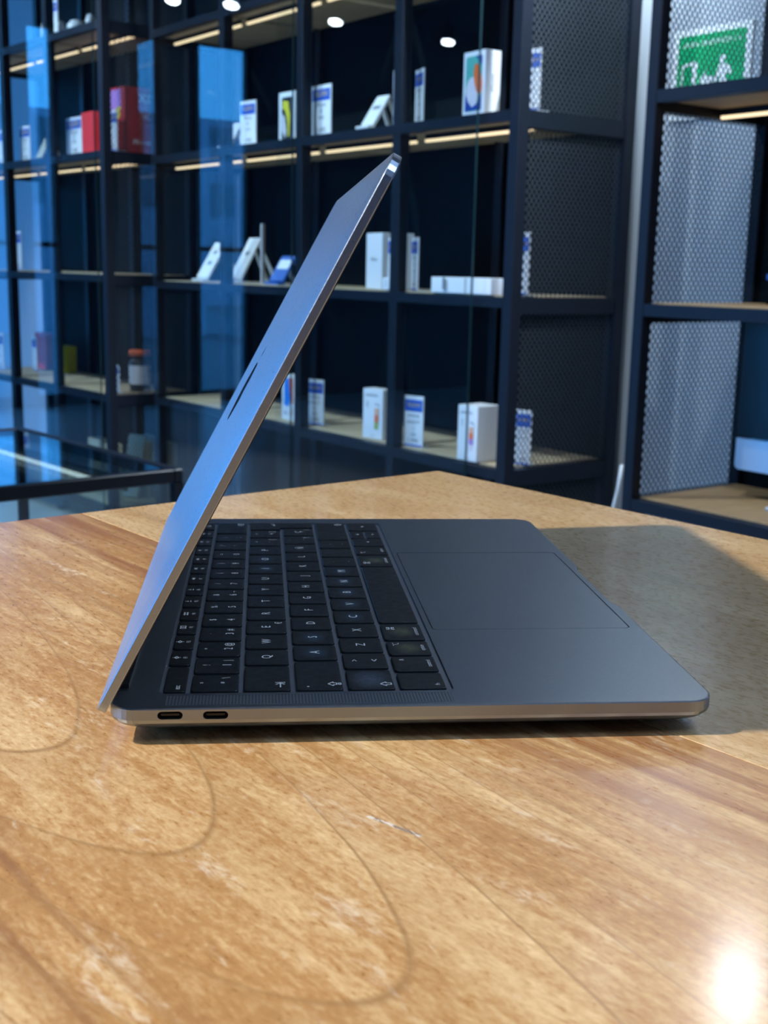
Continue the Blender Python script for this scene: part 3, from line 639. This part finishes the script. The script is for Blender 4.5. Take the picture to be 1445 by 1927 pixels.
def sym(bm, polys, at, s):
    for pl in polys: bm.faces.new([bm.verts.new((at[0] - v * s, at[1] + u * s, ZL)) for u, v in pl])
def stroke(pts, t, closed=False):
    out = []; q = list(pts) + ([pts[0]] if closed else [])
    for a, b in zip(q, q[1:]):
        dx, dy = b[0] - a[0], b[1] - a[1]; L = math.hypot(dx, dy) or 1; nx, ny = -dy / L * t / 2, dx / L * t / 2
        out.append([(a[0] + nx, a[1] + ny), (a[0] - nx, a[1] - ny), (b[0] - nx, b[1] - ny), (b[0] + nx, b[1] + ny)])
    return out
SHIFT = stroke([(-.5, 0), (0, .5), (.5, 0), (.22, 0), (.22, -.45), (-.22, -.45), (-.22, 0)], .11, True)
SYM = {'⇧': SHIFT, '⇪': stroke([(-.5, .05), (0, .5), (.5, .05), (.22, .05), (.22, -.25), (-.22, -.25), (-.22, .05)], .11, True) + stroke([(-.22, -.42), (.22, -.42), (.22, -.6), (-.22, -.6)], .10, True),
       '⇥': stroke([(-.6, 0), (.4, 0)], .1) + stroke([(.05, .35), (.4, 0), (.05, -.35)], .1) + stroke([(.52, .4), (.52, -.4)], .1),
       '⌫': stroke([(-.6, 0), (-.25, .35), (.6, .35), (.6, -.35), (-.25, -.35)], .09, True) + stroke([(0, .16), (.3, -.16)], .09) + stroke([(0, -.16), (.3, .16)], .09),
       '⏎': stroke([(.5, .4), (.5, 0), (-.45, 0)], .1) + stroke([(-.15, .28), (-.45, 0), (-.15, -.28)], .1),
       '⌘': stroke([(-.2, -.5), (-.5, -.5), (-.5, -.2), (.5, -.2), (.5, -.5), (.2, -.5), (.2, .5), (.5, .5), (.5, .2), (-.5, .2), (-.5, .5), (-.2, .5)], .1, True),
       '⌥': stroke([(-.55, .35), (-.2, .35), (.2, -.35), (.55, -.35)], .1) + stroke([(.15, .35), (.55, .35)], .1),
       '◀': [[(.4, .45), (-.4, 0), (.4, -.45)]], '▶': [[(-.4, .45), (-.4, -.45), (.4, 0)]], '▲': [[(-.45, -.4), (.45, -.4), (0, .4)]], '▼': [[(-.45, .4), (0, -.4), (.45, .4)]],
       'pwr': stroke([(-.4, .2), (-.45, -.2), (0, -.45), (.45, -.2), (.4, .2)], .1) + stroke([(0, .5), (0, 0)], .1)}
for (x0, x1, ya_, yb_, leg) in KROWS:
    w, l = x1 - x0, yb_ - ya_; cx, cy = (x0 + x1) / 2, (ya_ + yb_) / 2
    ids = leg[1] if len(leg) > 1 else ''
    mat = WEAR.get(ids, 'key_black') if ya_ < .2 else 'key_black'
    if ids == '⇧' and ya_ < .1: mat = 'key_grease'
    o = key_obj(key_mesh(w, l), cx, cy, mat)
    bm = bmesh.new(); kind = leg[0]
    if kind == 'let':
        text_bm(leg[1], .0052, HP, (0, 0, ZL), bm=bm)
        if leg[1] == 'E': text_bm('€', .0040, HP, (.0050, .0052, ZL), bm=bm)
        if leg[1] == 'Ç': text_bm('}', .0036, HP, (.0045, .0052, ZL), bm=bm)
    elif kind == 'num':
        text_bm(leg[1], .0047, HP, (.0036, 0, ZL), bm=bm); text_bm(leg[2], .0040, HP, (-.0038, 0, ZL), bm=bm)
        ex = {'1': '|', '2': '@', '3': '#', 'º': '\\', '`': '[', '+': ']', '´': '{'}.get(leg[1])
        if ex: text_bm(ex, .0042, HP, (.0036, .0050, ZL), bm=bm)
        if leg[1] == '6': text_bm('¬', .0034, HP, (.0040, .0050, ZL), bm=bm)
    elif kind == 'fn':
        if leg[1] == 'esc': text_bm('esc', .0030, HP, (.0008, -.0088, ZL), bm=bm)
        elif leg[1] == 'pwr': sym(bm, SYM['pwr'], (0, 0), .0040)
        else:
            text_bm(leg[1], .0022, HP, (.0017, 0, ZL), bm=bm); i = int(leg[1][1:])
            if i in (1, 2): sym(bm, stroke([(-.22, -.22), (.22, -.22), (.22, .22), (-.22, .22)], .14, True) + [q for a in (0, 90, 180, 270) for q in stroke([(.36 * math.cos(math.radians(a)), .36 * math.sin(math.radians(a))), (.55 * math.cos(math.radians(a)), .55 * math.sin(math.radians(a)))], .13)], (-.0016, 0), .0028)
            elif i == 3: sym(bm, stroke([(-.7, -.4), (-.1, -.4), (-.1, .4), (-.7, .4)], .12, True) + stroke([(.1, -.4), (.7, -.4), (.7, .4), (.1, .4)], .12, True), (-.0016, 0), .0026)
            elif i == 4: sym(bm, [[(a, b), (a + .3, b), (a + .3, b + .3), (a, b + .3)] for a in (-.8, -.35, .1, .55) for b in (-.4, .1)], (-.0016, 0), .0024)
            elif i in (5, 6): sym(bm, stroke([(-.5, -.3), (.5, -.3)], .14) + stroke([(-.15, .15), (.15, .15), (.15, .4), (-.15, .4)], .12, True) + stroke([(0, .55), (0, .8)], .12), (-.0014, 0), .0022)
            elif i == 7: sym(bm, [[(.0, .4), (-.7, 0), (.0, -.4)], [(.7, .4), (0, 0), (.7, -.4)]], (-.0016, 0), .0022)
            elif i == 8: sym(bm, [[(-.6, .4), (-.6, -.4), (.1, 0)]] + stroke([(.3, .4), (.3, -.4)], .14) + stroke([(.6, .4), (.6, -.4)], .14), (-.0016, 0), .0022)
            elif i == 9: sym(bm, [[(-.7, .4), (-.7, -.4), (0, 0)], [(0, .4), (0, -.4), (.7, 0)]], (-.0016, 0), .0022)
            else:
                sym(bm, [[(-.6, .2), (-.6, -.2), (-.3, -.2), (.1, -.5), (.1, .5), (-.3, .2)]] + [q for r in range(i - 10) for q in stroke([(.3 + .22 * r, .35), (.42 + .22 * r, 0), (.3 + .22 * r, -.35)], .12)], (-.0016, 0), .0022)
    elif kind == 'caps':
        sym(bm, SYM['⇪'], (.0050, -.0095), .0040); bm.faces.new([bm.verts.new((-.0040 + a, -.0120 + b, ZL)) for a, b in ((-.0004, -.0004), (.0004, -.0004), (.0004, .0004), (-.0004, .0004))])
    elif kind == 'corner':
        far = l > .03 or leg[1] == '⌫'
        if leg[1] == '⇧' and not far: sym(bm, SYM['⇧'], (.0052, -.0050), .0040)
        elif leg[1] == '⇥': sym(bm, SYM['⇥'], (.0045, -.0072), .0044)
        else: sym(bm, SYM[leg[1]], (.0045, l / 2 - .0042), .0040)
    elif kind == 'mod':
        near = cy < .12
        text_bm(leg[1], .0026, HP, (.0053, (0.0 if leg[1] != 'fn' else -.004), ZL), bm=bm)
        if leg[2] in SYM: sym(bm, SYM[leg[2]], (-.0045, .0042 if near else -.0050), .0030)
        elif leg[2]: text_bm(leg[2], .0046, HP, (-.0036, .0042, ZL), bm=bm)
    elif kind == 'arr': sym(bm, SYM[leg[1]], (0, 0), .0022)
    if kind == 'space': bm.free()
    else: obj('legend', bm, 'legend_white', o)
# return key (stepped outline)
x0, x1, xm = .0498, .0839, .0668; cx, cy = (x0 + x1) / 2, (RET[0] + RET[1]) / 2
pts = [(x0, RET[0]), (.0660, RET[0]), (.0660, RET2), (x1, RET2), (x1, RET[1]), (x0, RET[1])]
bm = bmesh.new(); loft(bm, [[(a - cx, b - cy, z) for a, b in pts] for z in (-.0007, .00026)]); bmesh.ops.recalc_face_normals(bm, faces=bm.faces[:]); me = bpy.data.meshes.new('key'); bm.to_mesh(me); bm.free()
o = key_obj(me, cx, cy, 'key_black'); bm = bmesh.new(); sym(bm, SYM['⏎'], (-.004, .003), .0040); obj('legend', bm, 'legend_white', o)

# lid
LA = math.radians(62.2); LLEN, LT = .2022, .0030
ML = Matrix(((math.cos(LA), 0, -math.sin(LA), .00205), (0, 1, 0, 0), (math.sin(LA), 0, math.cos(LA), .0115), (0, 0, 0, 1)))   # x along the lid, z outwards
bm = bmesh.new()
def lloop(i, z): return [(x, y, z) for x, y in rrect(i, LLEN - i, BY0 + i, BY1 - i, (max(.002, .0098 - i), max(.001, .004 - i), max(.001, .004 - i), max(.002, .0098 - i)), 8)]
loft(bm, [lloop(.0002, -LT), (lloop(0, -LT + .0003)), lloop(0, -.0002), lloop(.00015, 0), lloop(.0030, .00003), lloop(.007, .00016), lloop(.02, .0007), lloop(.04, .0012), lloop(.07, .0015), lloop(.095, .0016)])
bmesh.ops.recalc_face_normals(bm, faces=bm.faces[:])
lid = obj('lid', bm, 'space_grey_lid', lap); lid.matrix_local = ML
for p in lid.data.polygons: p.use_smooth = abs(p.normal.z) > .9
scr = obj('screen', prism(rrect(.004, LLEN - .0016, BY0 + .0016, BY1 - .0016, (.0085, .003, .003, .0085), 6), -LT - .0004, -LT + .0001), 'black_plastic', lid)
bm = bmesh.new()   # fruit emblem with a bite and a leaf
out = []
for i in range(48):
    a = 2 * math.pi * i / 48; r = 1.0 + .06 * math.cos(4 * a); x, yy = r * math.sin(a) * .92, r * math.cos(a)
    if abs(x) < .45 and yy > 0: yy -= .22 * (1 - abs(x) / .45)
    if abs(x) < .35 and yy < 0: yy += .12 * (1 - abs(x) / .35)
    if (x - 1.12) ** 2 + (yy - .22) ** 2 < .42 ** 2:
        d = math.hypot(x - 1.12, yy - .22); x, yy = 1.12 + (x - 1.12) / d * .42, .22 + (yy - .22) / d * .42
        x = min(x, 1.12 - .2)
    out.append((x, yy))
sc = .0150; cxl, cyl = .1010, .15205
def emblem(pl): bm.faces.new([bm.verts.new((cxl + y_ * sc, cyl - x_ * sc, .0017)) for x_, y_ in pl])
emblem(out)
emblem([(.05 + .34 * math.sin(t_ / 10 * math.pi) * .35 + .30 * t_ / 10, 1.06 + .42 * t_ / 10) for t_ in range(11)] + [(.35 - .34 * math.sin(t_ / 10 * math.pi) * .35 - .30 * t_ / 10, 1.48 - .42 * t_ / 10) for t_ in range(1, 10)])
bmesh.ops.recalc_face_normals(bm, faces=bm.faces[:])
lg = obj('emblem', bm, 'mirror_logo', lid)

# ------------------------------------------------------------------ lamps and tracks, white cable
def spot(i, pos, aim, watts, col, cone):
    t_ = thing('track_spotlight', ['black track spotlight over the left of the table', 'black spotlight above the gap between the shelves', 'black spotlight aimed at the right bays of the glass shelf', 'black spotlight aimed at the left bays of the glass shelf', 'black spotlight aimed at the right shelf',
               'black spotlight aimed at the far left shelf', 'first black pendant spotlight near the shop window', 'second black pendant spotlight near the shop window', 'third black pendant spotlight near the shop window', 'black spotlight hanging before the right shelf and aimed at the table', 'fourth black pendant spotlight near the shop window'][i], 'lamp', pos, 0, 'ceiling spotlights')
    q = (aim - pos).to_track_quat('-Z', 'Y').to_matrix().to_4x4()
    h = obj('housing', lathe([(.045, -.01), (.050, -.008), (.050, .09), (.035, .12), (.012, .125)], 20), 'lamp_black', t_); h.matrix_local = q
    g = obj('lamp_face', lathe([(.042, -.0125), (.042, -.0105)], 20), 'lamp_glow', t_); g.matrix_local = q
    obj('rod', box(-.008, .008, -.008, .008, .0, CEIL - pos.z), 'lamp_black', t_)
    l = bpy.data.lights.new('lamp_light', 'SPOT'); l.energy = watts; l.color = col; l.spot_size = math.radians(cone); l.spot_blend = .35; l.shadow_soft_size = .028
    lo = bpy.data.objects.new('lamp_light', l); COL.objects.link(lo); lo.parent = t_; lo.matrix_local = q @ Matrix.Translation((0, 0, -.03))
for i, a in enumerate(LAMPS): spot(i, *a)
emis('fill_panel_glow', (0.50, 0.69, 1.0), 12.0)  # unseen panels added as cool fill for the shaded deck and table
for i, (px, py) in enumerate(((-3.3, -1.5), (-.6, -3.9))):
    t_ = thing('added_fill_panel', ('added unseen fill panel above the right of the table', 'added unseen fill panel towards the shop window')[i], 'lamp', FA.p(px, py, CEIL), FA.rz(), 'added ceiling fill panels')
    obj('frame', box(-.62, .62, -.32, .32, -.05, -.001), 'lamp_black', t_); obj('diffuser', box(-.6, .6, -.3, .3, -.054, -.050), 'fill_panel_glow', t_)
t_ = thing('white_cable', 'short white cable hanging in the dark gap beside the right shelf', 'cable', FA.p(-.31, .1, 0), FA.rz())
bm = bmesh.new(); pts = [(0, 0, -.30), (-.008, 0, -.36), (-.022, .0, -.42), (-.04, .0, -.50), (-.05, 0, -.70), (-.06, .0, FLOOR + .004)]
loft(bm, [[(x + .005 * math.cos(a), y + .005 * math.sin(a), z) for a in [k * math.pi / 4 for k in range(8)]] for x, y, z in pts]); bmesh.ops.recalc_face_normals(bm, faces=bm.faces[:]); obj('cord', bm, 'white_plastic', t_, True)
